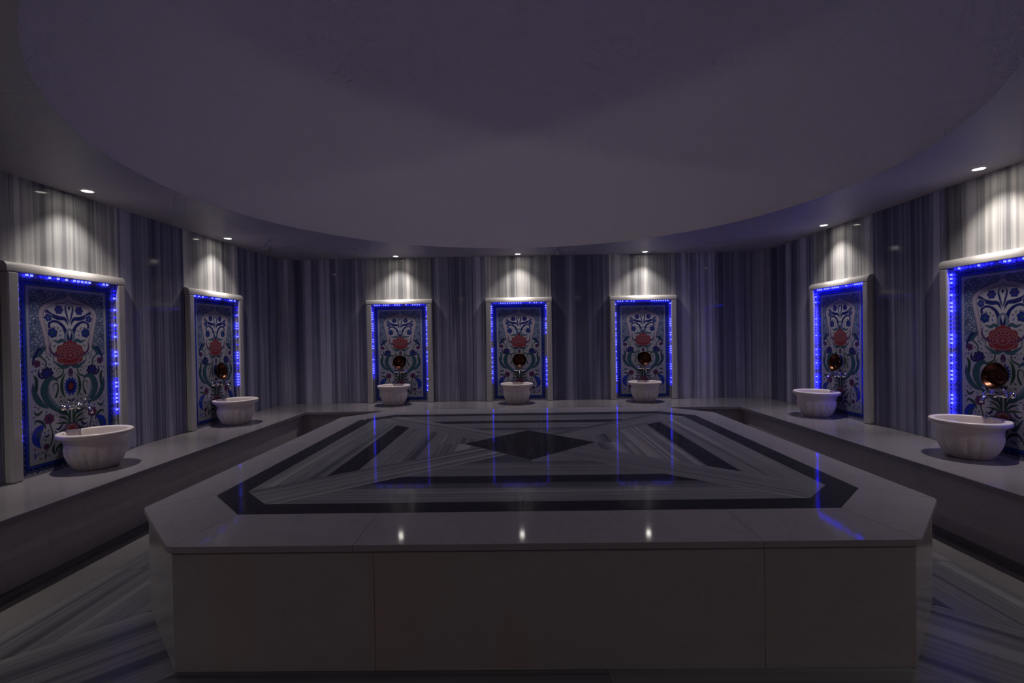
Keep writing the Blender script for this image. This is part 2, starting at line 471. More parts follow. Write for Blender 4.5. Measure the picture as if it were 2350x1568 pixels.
# ------------------------------------------------------------------ bench along the three walls
bench = empty('wall_bench', (0, 0, 0))
tag(bench, 'long low white marble bench running around the three banded walls', 'bench')
ST = 0.04
g = 0.003
slabs = [[(XL + g, YF + 0.03), (BL, YF + 0.03), (BL, BB), (XL + CHF, YB - 0.87 + 0.0), (XL + g, YB - 0.87)],
         ]
mt_ = 0.0006
left = [(XL + g, YF + 0.03), (BL, YF + 0.03), (BL, BB), (XL + g + 0.10, YB - CHF + 0.095), (XL + g, YB - CHF)]
right = [(BR, YF + 0.03), (XR - g, YF + 0.03), (XR - g, YB - CHF), (XR - g - 0.10, YB - CHF + 0.095), (BR, BB)]
backp = [(BL, BB), (BR, BB), (XR - g - 0.10, YB - CHF + 0.095), (XR - CHF, YB - g), (XL + CHF, YB - g), (XL + g + 0.10, YB - CHF + 0.095)]
def cut_y(poly, y0, y1): return clip(clip(ccw(poly), 0, 1, y1), 0, -1, -y0)
def cut_x(poly, x0, x1): return clip(clip(ccw(poly), 1, 0, x1), -1, 0, -x0)
for poly in [cut_y(left, -2, 1.6), cut_y(left, 1.6, 9)] + [cut_y(right, -2, 1.6), cut_y(right, 1.6, 9)] + [backp]:
    obj('seat_slab', prism_me('seat_slab', inset(poly, mt_), ZB - ST, ZB, M_BENCH, 0.006, 3), bench)
for poly in ([(BL - RO - 0.03, YF + 0.03), (BL - RO, YF + 0.03), (BL - RO, BB + RO), (BL - RO - 0.03, BB + RO + 0.03)],
             [(BR + RO, YF + 0.03), (BR + RO + 0.03, YF + 0.03), (BR + RO + 0.03, BB + RO + 0.03), (BR + RO, BB + RO)],
             [(BL - RO, BB + RO), (BR + RO, BB + RO), (BR + RO + 0.03, BB + RO + 0.03), (BL - RO - 0.03, BB + RO + 0.03)]):
    obj('riser', prism_me('riser', inset(poly, 0.0005), 0.0, ZB - ST, M_RISER), bench)

# ------------------------------------------------------------------ central platform with inlaid top
plat = empty('heated_platform', (PC[0], PC[1], 0))
tag(plat, 'large polished marble platform with cut corners and a dark inlaid diamond, in the room centre', 'platform')
OV = 0.018
octO = octagon(PW, PD, PCH)
octR = octagon(1.768, 1.492, 0.29)
octI = octagon(1.628, 1.352, 0.21)
octB = octagon(PW - OV - 0.03, PD - OV - 0.03, PCH - 0.02)
obj('core', prism_me('core', octB, 0.0, HP - 0.032, M_RISER), plat)
def top_piece(name, poly, ang, mt, bev=0.0, th=0.028, gap=0.0006):
    poly = inset(poly, gap)
    if len(poly) < 3: return None
    cx = sum(p[0] for p in poly) / len(poly); cyy = sum(p[1] for p in poly) / len(poly)
    c, s = math.cos(-ang), math.sin(-ang)
    loc = [((x - cx) * c - (y - cyy) * s, (x - cx) * s + (y - cyy) * c) for x, y in poly]
    return obj(name, prism_me(name, loc, HP - th, HP, mt, bev, 2), plat, (cx, cyy, 0), ang)
# border slabs
for i in range(8):
    j = (i + 1) % 8
    quad = [octO[i], octO[j], octR[j], octR[i]]
    pieces = [quad]
    if i == 0: pieces = [clip(quad, 1, 0, -0.78), clip(clip(quad, -1, 0, 0.78), 1, 0, 0.92), clip(quad, -1, 0, -0.92)]
    elif i == 4: pieces = [clip(quad, 1, 0, 0.0), clip(quad, -1, 0, 0.0)]
    elif i in (2, 6): pieces = [clip(quad, 0, 1, 0.1), clip(quad, 0, -1, -0.1)]
    for p_ in pieces:
        for vx, vy in octO:                       # ease the outer corners
            l_ = math.hypot(vx / PW, vy / PD); nx_, ny_ = (math.copysign(math.cos(PI / 8 if abs(vx) > PW - 1e-6 else 3 * PI / 8), vx), math.copysign(math.sin(PI / 8 if abs(vx) > PW - 1e-6 else 3 * PI / 8), vy))
            p_ = clip(p_, nx_, ny_, nx_ * vx + ny_ * vy - 0.006)
        top_piece('border_slab', p_, 0.3 * i, M_WHITE, 0.002)
# dark frieze
for i in range(8):
    j = (i + 1) % 8
    top_piece('frieze_slab', [octR[i], octR[j], octI[j], octI[i]], 0.2 * i, M_DARK)
# banded fields between diagonal bands
DX, DY = 0.525, 0.52
sl = math.atan2(1.352, 1.628)
ux, uy = math.cos(sl), math.sin(sl)
HB = 0.165
dia = [(DX, 0), (0, DY), (-DX, 0), (0, -DY)]
dl = math.hypot(DX, DY); dnx, dny, dc = DY / dl, DX / dl, DX * DY / dl
def field(axis, sgn):
    """the part of the inner octagon on one side of both diagonal bands; axis 0 = side, 1 = front/back"""
    poly = octI
    if axis == 0:
        for k in (-1, 1):
            # keep  -sgn*uy*x + k*ux*y <= -HB
            poly = clip(poly, -sgn * uy, k * ux, -HB)
        a, b_ = 1.135, 1.29
        ang = 0.0
        cl = lambda p, lo, hi: clip(clip(p, sgn, 0, hi), -sgn, 0, -lo)
    else:
        for k in (-1, 1):
            poly = clip(poly, k * uy, -sgn * ux, -HB)
        a, b_ = 0.895, 1.03
        ang = PI / 2
        cl = lambda p, lo, hi: clip(clip(p, 0, sgn, hi), 0, -sgn, -lo)
    top_piece('banded_slab', cl(poly, b_, 5), ang, M_INLAY)
    top_piece('inlay_bar', cl(poly, a, b_), ang, M_DARK)
    mid = 0.82 if axis == 0 else 0.66
    top_piece('banded_slab', cl(poly, mid, a), ang, M_INLAY)
    rest = cl(poly, -1, mid)
    # cut off the diamond: split in two halves so each stays convex
    for k in (-1, 1):
        h = clip(rest, 0, k, 0) if axis == 0 else clip(rest, k, 0, 0)
        h = clip(h, -dnx * sgn if axis == 0 else dnx * k, dny * k if axis == 0 else -dny * sgn, -dc)
        top_piece('banded_slab', h, ang, M_INLAY)
for ax in (0, 1):
    for sg in (-1, 1): field(ax, sg)
for sx in (-1, 1):
    for sy in (-1, 1):
        # diagonal band from the diamond to the corner, made of three lengthwise strips
        ax_, ay_ = sx * ux, sy * uy
        nx_, ny_ = -ay_, ax_
        for (h0, h1, mt) in ((-HB, -0.055, M_INLAY), (-0.055, 0.055, M_INLAY), (0.055, HB, M_INLAY)):
            p_ = clip(clip(octI, nx_, ny_, h1), -nx_, -ny_, -h0)
            p_ = clip(p_, -sx * dnx, -sy * dny, -dc)
            top_piece('diagonal_strip', p_, math.atan2(ny_, nx_), mt)
top_piece('diamond', dia, 0, M_DARK)
# upright facing slabs
octF = octagon(PW - OV, PD - OV, PCH - 0.008)
for i in range(8):
    j = (i + 1) % 8
    a, b_ = Vector(octF[i]), Vector(octF[j])
    L = (b_ - a).length; ang = math.atan2(b_.y - a.y, b_.x - a.x)
    cuts = [0, 1]
    if i == 0: cuts = [0, 0.275, 0.80, 1]
    elif i == 4: cuts = [0, 0.5, 1]
    elif i in (2, 6): cuts = [0, 0.5, 1]
    for c0, c1 in zip(cuts, cuts[1:]):
        p0 = a + (b_ - a) * (c0 + c1) / 2
        l2 = L * (c1 - c0) / 2 - 0.0006
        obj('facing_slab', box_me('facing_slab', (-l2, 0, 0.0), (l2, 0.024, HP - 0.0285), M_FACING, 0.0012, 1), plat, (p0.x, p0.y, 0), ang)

# ------------------------------------------------------------------ painted tile picture
TWF, THF, BW = 0.624, 1.269, 0.0975         # field width/height, border width
NXT, NYT, CX, CYC, CB = 3, 6, 48, 52, 20  # tiles and cells
xs = np.concatenate([np.linspace(-TWF / 2 - BW, -TWF / 2, CB + 1), np.linspace(-TWF / 2, TWF / 2, NXT * CX + 1)[1:], np.linspace(TWF / 2, TWF / 2 + BW, CB + 1)[1:]])
ys = np.concatenate([np.linspace(-BW, 0, CB + 1), np.linspace(0, THF, NYT * CYC + 1)[1:], np.linspace(THF, THF + BW, CB + 1)[1:]])
def paint_tiles():
    X, Y = np.meshgrid(xs, ys)
    WHITE = (0.29, 0.28, 0.325); NAVY = (0.010, 0.013, 0.085); COB = (0.02, 0.035, 0.30); TURQ = (0.03, 0.075, 0.095)
    GREEN = (0.02, 0.05, 0.04); RED = (0.15, 0.022, 0.03); PINK = (0.18, 0.09, 0.11); PURP = (0.06, 0.03, 0.09); SKY = (0.10, 0.135, 0.20)
    img = np.zeros(X.shape + (3,)); img[:] = WHITE
    px = 0.0035
    def put(sd, col, al=1.0):
        a = np.clip(0.5 - sd / px, 0, 1)[..., None] * al
        img[:] = img * (1 - a) + np.array(col) * a
    U = TWF / 2
    A = np.abs(X)                           # mirror symmetry
    P = lambda u, v: (u * U, v * THF)
    def seg_dist(px_, py_, pts, wid):
        best = np.full(X.shape, 9.0)
        n = len(pts) - 1
        for i in range(n):
            (x0, y0), (x1, y1) = pts[i], pts[i + 1]
            dx, dy = x1 - x0, y1 - y0
            t = np.clip(((px_ - x0) * dx + (py_ - y0) * dy) / (dx * dx + dy * dy + 1e-12), 0, 1)
            ww = wid[i] + (wid[i + 1] - wid[i]) * t
            best = np.minimum(best, np.hypot(px_ - x0 - dx * t, py_ - y0 - dy * t) - ww)
        return best
    def curve(ctrl, n=18):
        # Catmull-Rom through control points
        c = [np.array(p, float) for p in ctrl]
        c = [2 * c[0] - c[1]] + c + [2 * c[-1] - c[-2]]
        out = []
        for i in range(1, len(c) - 2):
            for k in range(n):
                t = k / n
                out.append(0.5 * ((2 * c[i]) + (-c[i - 1] + c[i + 1]) * t + (2 * c[i - 1] - 5 * c[i] + 4 * c[i + 1] - c[i + 2]) * t * t + (-c[i - 1] + 3 * c[i] - 3 * c[i + 1] + c[i + 2]) * t ** 3))
        out.append(c[-2])
        return out
    def stroke(ctrl, wid, col, prof='const', n=8, outline=None):
        pts = curve([P(*c) for c in ctrl], n)
        m_ = len(pts)
        if prof == 'const': wd_ = [wid] * m_
        elif prof == 'leaf': wd_ = [wid * max(0.06, math.sin(PI * (i / (m_ - 1)) ** 0.8)) for i in range(m_)]
        elif prof == 'taper': wd_ = [wid * (1 - 0.85 * i / (m_ - 1)) for i in range(m_)]
        sd = seg_dist(A, Y, pts, wd_)
        if outline: put(sd - 0.0035, outline)
        put(sd, col)
    def flower(u, v, r, n, c_out, c_in, c_eye, rot=0.0, ring=None):
        cx, cyy = P(u, v)
        dx, dy = A - cx, Y - cyy
        rr = np.hypot(dx, dy); th = np.arctan2(dy, dx) + rot
        pet = r * (0.80 + 0.20 * np.abs(np.cos(n * th / 2)))
        put(rr - pet - 0.004, WHITE); put(rr - pet, c_out)
        put(rr - pet * 0.66, c_in); put(rr - pet * 0.5, c_out)
        put(rr - r * 0.3, c_eye); put(rr - r * 0.13, c_out)
    # ---- spandrels: blue ground with small light arabesques above the arch
    arch = [(0.0, 0.965), (0.10, 0.945), (0.24, 0.938), (0.40, 0.925), (0.58, 0.905), (0.70, 0.875), (0.715, 0.84), (0.66, 0.78), (0.60, 0.71), (0.56, 0.63)]
    ap = curve([P(*c) for c in arch], 8)
    ax_, ay_ = np.array([p[0] for p in ap]), np.array([p[1] for p in ap])
    o_ = np.argsort(ay_)
    xlim = np.interp(Y, ay_[o_], ax_[o_], left=0.0, right=-0.01)
    span = (A > xlim) & (Y > 0.60 * THF) & (A < U) & (Y < THF)
    fade = (Y > 0.60 * THF + 0.05 * np.sin(A * 40))
    reg = span & fade
    img[reg] = SKY
    wv = np.sin(A * 150 + 2.2 * np.sin(Y * 95)) + np.sin(Y * 165 + 2.4 * np.sin(A * 110))
    ar = reg & (np.abs(wv) < 0.32)
    img[ar] = np.array(NAVY) * 0.6 + np.array(SKY) * 0.4
    ar2 = reg & (wv > 1.25)
    img[ar2] = WHITE
    # ---- arch band (vase) : white with pink-violet edge
    sd = seg_dist(A, Y, ap, [0.016] * len(ap))
    put(sd - 0.005, PURP); put(sd, (0.33, 0.29, 0.33)); put(np.abs(sd + 0.008) - 0.002, PURP, 0.6)
    # ---- scrolls and flowers inside the arch
    stroke([(0.02, 0.70), (0.10, 0.76), (0.22, 0.80), (0.40, 0.815), (0.52, 0.80), (0.50, 0.77), (0.40, 0.775)], 0.010, NAVY, 'const')
    stroke([(0.03, 0.79), (0.12, 0.83), (0.28, 0.835), (0.45, 0.85), (0.58, 0.875), (0.60, 0.85)], 0.017, NAVY, 'leaf')
    stroke([(0.10, 0.72), (0.16, 0.78), (0.30, 0.80)], 0.012, NAVY, 'leaf')
    stroke([(0.0, 0.80), (0.06, 0.85), (0.10, 0.90), (0.02, 0.925)], 0.008, NAVY, 'leaf')
    stroke([(0.10, 0.68), (0.20, 0.70), (0.30, 0.69), (0.42, 0.70)], 0.01, TURQ, 'leaf', outline=NAVY)
    stroke([(0.06, 0.67), (0.10, 0.71), (0.08, 0.75), (0.0, 0.77)], 0.010, SKY, 'leaf', outline=NAVY)
    flower(0.27, 0.885, 0.036, 6, NAVY, COB, PURP)
    flower(0.54, 0.835, 0.030, 5, NAVY, COB, SKY)
    flower(0.44, 0.745, 0.040, 6, NAVY, COB, TURQ, 0.3)
    put(np.abs(A) * 1.0 + np.abs(Y - 0.90 * THF) * 0.55 - 0.012, NAVY)
    # ---- red palmette
    cx, cyy = 0.0, 0.615 * THF
    dx, dy = A / 0.125, (Y - cyy) / 0.098
    rr = np.hypot(dx, dy); th = np.arctan2(dy, dx)
    lob = 0.90 + 0.10 * np.abs(np.cos(5 * th))
    put((rr - lob) * 0.1, RED)
    put((np.abs(rr - 0.80) - 0.035) * 0.1, PINK)
    for q in range(9):                                   # fan of petals inside the palmette
        a2 = -0.35 + q * (PI + 0.70) / 8
        px_, py_ = 0.52 * math.cos(a2), 0.52 * math.sin(a2)
        pr = np.hypot((X / 0.125 - px_), (dy - py_))
        put((pr - 0.17) * 0.1, PINK); put((pr - 0.10) * 0.1, (0.13, 0.015, 0.03))
    put((np.hypot(X / 0.125, dy + 0.12) - 0.34) * 0.1, PINK); put((np.hypot(X / 0.125, dy + 0.12) - 0.27) * 0.1, (0.15, 0.018, 0.03))
    put((np.hypot(X / 0.125, dy + 0.10) - 0.13) * 0.1, PINK)
    put((np.hypot(X / 0.125, dy - 0.98) - 0.14) * 0.1, RED)
    stroke([(0.0, 0.545), (0.14, 0.535), (0.30, 0.55), (0.44, 0.575)], 0.010, TURQ, 'leaf', outline=NAVY)
    stroke([(0.0, 0.53), (0.03, 0.50), (0.02, 0.47)], 0.012, PURP, 'leaf')
    # ---- stems and blossoms either side
    stroke([(0.84, 0.63), (0.72, 0.60), (0.62, 0.57), (0.66, 0.52)], 0.006, GREEN)
    stroke([(0.93, 0.50), (0.86, 0.47), (0.88, 0.40), (0.95, 0.36)], 0.013, GREEN, 'leaf')
    stroke([(0.62, 0.66), (0.76, 0.63), (0.92, 0.60)], 0.012, TURQ, 'leaf', outline=NAVY)
    flower(0.84, 0.565, 0.030, 5, PURP, RED, NAVY)
    flower(0.60, 0.505, 0.050, 8, NAVY, PURP, COB)
    # ---- central spiky blue blossom with a red eye
    dx, dy = A, Y - 0.415 * THF
    rr = np.hypot(dx * 1.05, dy * 0.82); th = np.arctan2(dy, dx)
    put(rr - 0.062 * (0.72 + 0.28 * np.abs(np.cos(7 * th))), COB)
    put(rr - 0.045 * (0.75 + 0.25 * np.abs(np.cos(7 * th))), NAVY)
    put(rr - 0.022, RED)
    # ---- white ribbon and big saz leaves curling up from the foot
    stroke([(0.05, 0.235), (0.30, 0.275), (0.55, 0.33), (0.68, 0.40), (0.60, 0.46), (0.46, 0.475), (0.36, 0.455)], 0.026, TURQ, 'leaf', outline=NAVY)
    stroke([(0.12, 0.255), (0.34, 0.295), (0.52, 0.35), (0.58, 0.40), (0.52, 0.44)], 0.011, SKY, 'leaf')
    stroke([(0.36, 0.47), (0.22, 0.49), (0.20, 0.525), (0.32, 0.53), (0.38, 0.51)], 0.008, GREEN, 'taper')
    stroke([(0.40, 0.36), (0.34, 0.40), (0.36, 0.44), (0.46, 0.43), (0.44, 0.39)], 0.009, GREEN, 'taper')
    stroke([(0.60, 0.30), (0.80, 0.34), (0.92, 0.40), (0.94, 0.45)], 0.018, TURQ, 'leaf', outline=NAVY)
    stroke([(0.72, 0.29), (0.86, 0.27), (0.95, 0.30)], 0.010, GREEN, 'leaf')
    stroke([(0.16, 0.345), (0.24, 0.40), (0.22, 0.46), (0.12, 0.50)], 0.013, GREEN, 'leaf')
    stroke([(0.70, 0.47), (0.80, 0.50), (0.78, 0.54)], 0.010, NAVY, 'leaf')
    stroke([(0.95, 0.55), (0.90, 0.60), (0.76, 0.655), (0.70, 0.62)], 0.009, NAVY, 'leaf')
    stroke([(0.20, 0.595), (0.44, 0.62), (0.52, 0.66), (0.46, 0.70)], 0.008, PURP, 'leaf')
    stroke([(0.66, 0.175), (0.72, 0.215), (0.88, 0.235), (0.94, 0.21)], 0.011, GREEN, 'leaf')
    stroke([(0.22, 0.20), (0.34, 0.165), (0.44, 0.175)], 0.009, NAVY, 'leaf')
    stroke([(0.20, 0.085), (0.30, 0.10), (0.44, 0.155)], 0.010, TURQ, 'leaf', outline=NAVY)
    # ---- palm spray at the foot
    for q, (uu, vv) in enumerate(((0.12, 0.30), (0.26, 0.275), (0.40, 0.24), (0.46, 0.20))):
        stroke([(0.02, 0.185), (uu * 0.5, 0.19 + (vv - 0.19) * 0.75), (uu, vv)], 0.009, GREEN, 'leaf')
    put(np.hypot(A * 0.8, (Y - 0.285 * THF)) - 0.017, RED); put(np.hypot(A, (Y - 0.285 * THF)) - 0.008, PINK)
    dx, dy = A / 0.07, (Y - 0.155 * THF) / 0.048
    rr = np.hypot(dx, dy); th = np.arctan2(dy, dx)
    put((rr - (0.85 + 0.15 * np.abs(np.cos(4 * th)))) * 0.06, PURP); put((rr - 0.7) * 0.06, PINK); put((rr - 0.42) * 0.06, RED)
    stroke([(0.10, 0.12), (0.26, 0.15), (0.36, 0.135), (0.30, 0.105)], 0.008, GREEN, 'taper')
    flower(0.58, 0.235, 0.043, 7, PURP, RED, NAVY)
    stroke([(0.56, 0.20), (0.50, 0.14), (0.56, 0.08), (0.66, 0.05)], 0.0055, GREEN)
    stroke([(0.72, 0.205), (0.86, 0.17), (0.90, 0.12), (0.80, 0.075)], 0.030, COB, 'leaf', outline=NAVY)
    stroke([(0.76, 0.18), (0.85, 0.15), (0.86, 0.12)], 0.011, TURQ, 'leaf')
    flower(0.66, 0.075, 0.024, 5, PURP, RED, NAVY)
    stroke([(0.06, 0.02), (0.16, 0.055), (0.32, 0.065), (0.42, 0.04), (0.34, 0.025)], 0.012, GREEN, 'leaf')
    stroke([(0.44, 0.015), (0.50, 0.05), (0.44, 0.09)], 0.010, GREEN, 'leaf')
    stroke([(0.0, 0.05), (0.06, 0.08), (0.0, 0.11)], 0.012, NAVY, 'leaf')
    # ---- small hooked leaves filling the white ground, mirrored left and right
    rs = random.Random(5)
    white = np.array(WHITE)
    ncol = X.shape[1]
    for big_, tries, rad, limit in ((1, 1500, 6, 60), (0, 2600, 3, 260)):
        placed = 0
        for _ in range(tries):
            u, v = rs.uniform(0.03, 0.95), rs.uniform(0.015, 0.93)
            cx, cyy = P(u, v)
            i = int(np.argmin(np.abs(xs - cx))); j = int(np.argmin(np.abs(ys - cyy)))
            blk = img[max(0, j - rad):j + rad + 1, max(0, i - rad):min(ncol, i + rad + 1)]
            if np.abs(blk - white).max() > 0.02: continue
            ang = rs.uniform(0, 2 * PI); bend = rs.choice((-1, 1)) * rs.uniform(0.5, 1.3)
            ln = rs.uniform(0.026, 0.034) if big_ else rs.uniform(0.011, 0.020)
            wd_ = 0.0085 if big_ else 0.0046
            col = rs.choice((NAVY, NAVY, GREEN, GREEN, TURQ, COB, PURP, NAVY))
            j0, j1 = max(0, j - 16), min(X.shape[0], j + 17); i0, i1 = max(0, i - 16), min(ncol, i + 17)
            sub_a, sub_y = A[j0:j1, i0:i1], Y[j0:j1, i0:i1]
            best = np.full(sub_a.shape, 9.0); vein = best.copy()
            for k in range(13):
                t = k / 12 - 0.5
                a2 = ang + bend * t
                dd = np.hypot(sub_a - cx - ln * t * 1.6 * math.cos(a2), sub_y - cyy - ln * t * 1.6 * math.sin(a2))
                best = np.minimum(best, dd - wd_ * math.cos(t * PI * 0.92)); vein = np.minimum(vein, dd - 0.0012)
            al = np.clip(0.5 - best / px, 0, 1)[..., None]
            img[j0:j1, i0:i1] = img[j0:j1, i0:i1] * (1 - al) + np.array(col) * al
            if big_:
                al = np.clip(0.5 - vein / px, 0, 1)[..., None] * 0.8
                img[j0:j1, i0:i1] = img[j0:j1, i0:i1] * (1 - al) + np.array(SKY) * al
            img[j0:j1, ncol - i1:ncol - i0] = img[j0:j1, i0:i1][:, ::-1]
            placed += 1
            if placed > limit: break
    # ---- border: solid cobalt inside, lace of navy arches outwards
    ins = np.minimum(np.minimum(X + U + BW, U + BW - X), np.minimum(Y + BW, THF + BW - Y))   # distance from outer edge
    bord = ins < BW
    dxo = np.maximum(A - U, 0); dyo = np.maximum(np.maximum(-Y, Y - THF), 0)
    horiz = dyo > dxo
    per = 0.0424
    t_ = np.where(horiz, A, Y - THF / 2) / per
    ph = np.abs(t_ - np.floor(t_) - 0.5) * 2           # 0 at centre of motif
    img[bord] = WHITE
    top_ = 0.012 + 0.020 * ph                           # scalloped outline
    lace = bord & (ins > top_)
    img[lace] = NAVY
    hole = bord & (np.abs(ins - (0.032 + 0.014 * ph)) < 0.0035)
    img[hole] = SKY
    dot = bord & ((ph * per / 2) ** 2 + (ins - 0.024) ** 2 < 0.0048 ** 2)
    img[dot] = WHITE
    inner = bord & (ins > 0.050); img[inner] = COB
    il = bord & (ins > 0.0505) & (ins < 0.054); img[il] = NAVY
    l2 = bord & (ins > 0.073); img[l2] = TURQ
    l3 = bord & (ins > 0.079); img[l3] = WHITE
    rg = np.random.RandomState(3)
    return np.clip(img * (0.96 + 0.06 * rg.rand(*X.shape)[..., None]), 0, 1)
PAINT = paint_tiles()
def tile_mesh(i0, i1, j0, j1):
    """grid patch of the picture (column range i, row range j), local XZ plane facing -Y, 12 mm thick"""
    gx, gy = xs[i0:i1 + 1].copy(), ys[j0:j1 + 1].copy()
    cx, cyy = (gx[0] + gx[-1]) / 2, (gy[0] + gy[-1]) / 2
    gx -= cx; gy -= cyy
    gx[0] += 0.0005; gx[-1] -= 0.0005; gy[0] += 0.0005; gy[-1] -= 0.0005
    nx_, ny_ = len(gx), len(gy)
    XX, ZZ = np.meshgrid(gx, gy)
    v = np.stack([XX.ravel(), np.zeros(XX.size), ZZ.ravel()], 1)
    # back corners
    bc = np.array([(gx[0], 0.011, gy[0]), (gx[-1], 0.011, gy[0]), (gx[-1], 0.011, gy[-1]), (gx[0], 0.011, gy[-1])])
    n0 = len(v)
    v = np.vstack([v, bc])
    idx = np.arange(n0).reshape(ny_, nx_)
    q = np.stack([idx[:-1, :-1].ravel(), idx[:-1, 1:].ravel(), idx[1:, 1:].ravel(), idx[1:, :-1].ravel()], 1)
    c = [idx[0, 0], idx[0, -1], idx[-1, -1], idx[-1, 0]]
    faces = q.tolist() + [[c[(k + 1) % 4], c[k], n0 + k, n0 + (k + 1) % 4] for k in range(4)]
    me = mesh('tile', v.tolist(), faces, M_TILE)
    ca = me.color_attributes.new('paint', 'FLOAT_COLOR', 'POINT')
    col = np.ones((len(v), 4)); col[:n0, :3] = PAINT[j0:j1 + 1, i0:i1 + 1].reshape(-1, 3); col[n0:, :3] = 0.6
    ca.data.foreach_set('color', col.astype(np.float32).ravel())
    return me, cx, cyy
ci = [0, CB, CB + CX, CB + 2 * CX, CB + 3 * CX, 2 * CB + 3 * CX]
cj = [0] + [CB + k * CYC for k in range(NYT + 1)] + [2 * CB + NYT * CYC]
TILES = [tile_mesh(ci[a], ci[a + 1], cj[c], cj[c + 1]) for a in range(len(ci) - 1) for c in range(len(cj) - 1)]

# ------------------------------------------------------------------ wall niches (marble frame, tile picture, blue LED tape)
IW, IT = 0.412, 1.905        # inner opening half width, top
PROUD = 0.06
post_me = [box_me('frame_post', (s * (IW + NW) / 2 - (NW - IW) / 2, -PROUD, ZB + 0.0005), (s * (IW + NW) / 2 + (NW - IW) / 2, -0.0005, IT - 0.0005), M_FRAME, 0.012, 4) for s in (-1, 1)]
def lintel():
    prof = [(-0.0005, IT), (-PROUD + 0.006, IT), (-PROUD, IT + 0.006)]
    h = NT - IT
    for k in range(0, 9):                       # rounded top front
        a = PI / 2 * k / 8
        prof.append((-PROUD + 0.04 * (1 - math.cos(a)), IT + h - 0.055 + 0.055 * math.sin(a)))
    prof.append((-0.0005, NT))
    n = len(prof)
    v = [(-NW - 0.001, y, z) for y, z in prof] + [(NW + 0.001, y, z) for y, z in prof]
    f = [tuple(range(n)), tuple(range(n, 2 * n))] + [(i, (i + 1) % n, n + (i + 1) % n, n + i) for i in range(n)]
    me = fix_normals(mesh('frame_lintel', v, f, M_FRAME))
    return me
LINTEL = lintel()
TILE_Z0 = ZB + BW + 0.0005
def led_mesh(seed, cfg, wl):
    """cfg: lit stretches for left, top, right as lists of (from, to, brightness)"""
    rnd = random.Random(seed)
    v, f, mi = [], [], []
    def add(x, z, k):
        s = 0.0068 if k == 0 else 0.0058
        b_ = len(v)
        y0, y1 = -0.036, -0.027
        v.extend([(x - s, y0, z - s), (x + s, y0, z - s), (x + s, y0, z + s), (x - s, y0, z + s), (x - s, y1, z - s), (x + s, y1, z - s), (x + s, y1, z + s), (x - s, y1, z + s)])
        for q in ((0, 1, 2, 3), (1, 0, 4, 5), (2, 1, 5, 6), (3, 2, 6, 7), (0, 3, 7, 4), (7, 6, 5, 4)):
            f.append(tuple(b_ + i for i in q)); mi.append(k)
    zb_, zt = ZB + 0.03, IT - 0.0095
    step = 0.0333
    for side, lit in (('L', cfg[0]), ('R', cfg[2])):
        n = int((zt - zb_) / step)
        for i in range(n):
            t = i / n
            for a, c, br in lit:
                if a <= t <= c and rnd.random() < br:
                    add((-1 if side == 'L' else 1) * (IW - 0.0095), zb_ + (i + 0.5) * step, 0 if rnd.random() < 0.55 else 1)
    n = int((2 * IW - 0.05) / step)
    for i in range(n):
        t = i / n
        for a, c, br in cfg[1]:
            if a <= t <= c and rnd.random() < br:
                add(-IW + 0.03 + (i + 0.5) * step, zt, 0 if rnd.random() < 0.6 else 1)
    me = mesh('led', v, f, list(LEDS[wl]))
    me.polygons.foreach_set('material_index', mi)
    return me
strip_me = join_me('led_strip', [box_me('a', (s * (IW - 0.0013) - 0.001, -0.037, ZB + 0.02), (s * (IW - 0.0013) + 0.001, -0.026, IT - 0.003), M_STRIP) for s in (-1, 1)]
                   + [box_me('a', (-IW + 0.003, -0.037, IT - 0.0023), (IW - 0.003, -0.026, IT - 0.0003), M_STRIP)], M_STRIP)
bed_me = box_me('tile_bed', (-IW, -0.001, ZB), (IW, 0.0008, IT), M_FRAME)
ALL = [(0.0, 1.0, 0.95)]
def niche(loc, rz, label, seed, cfg, wl):
    o = empty('tile_niche', (loc[0], loc[1], 0), rz)
    tag(o, label, 'tile panel', 'tiled wall niches')
    for me in post_me: obj('frame_post', me, o)
    obj('frame_lintel', LINTEL, o)
    obj('back_plate', bed_me, o)
    for me, cx, cyy in TILES:
        obj('tile', me, o, (cx, -0.014, TILE_Z0 + cyy))
    st = obj('led_strip', strip_me, o)
    tag(obj('led', led_mesh(seed, cfg, wl), st), kind='stuff')
    return o

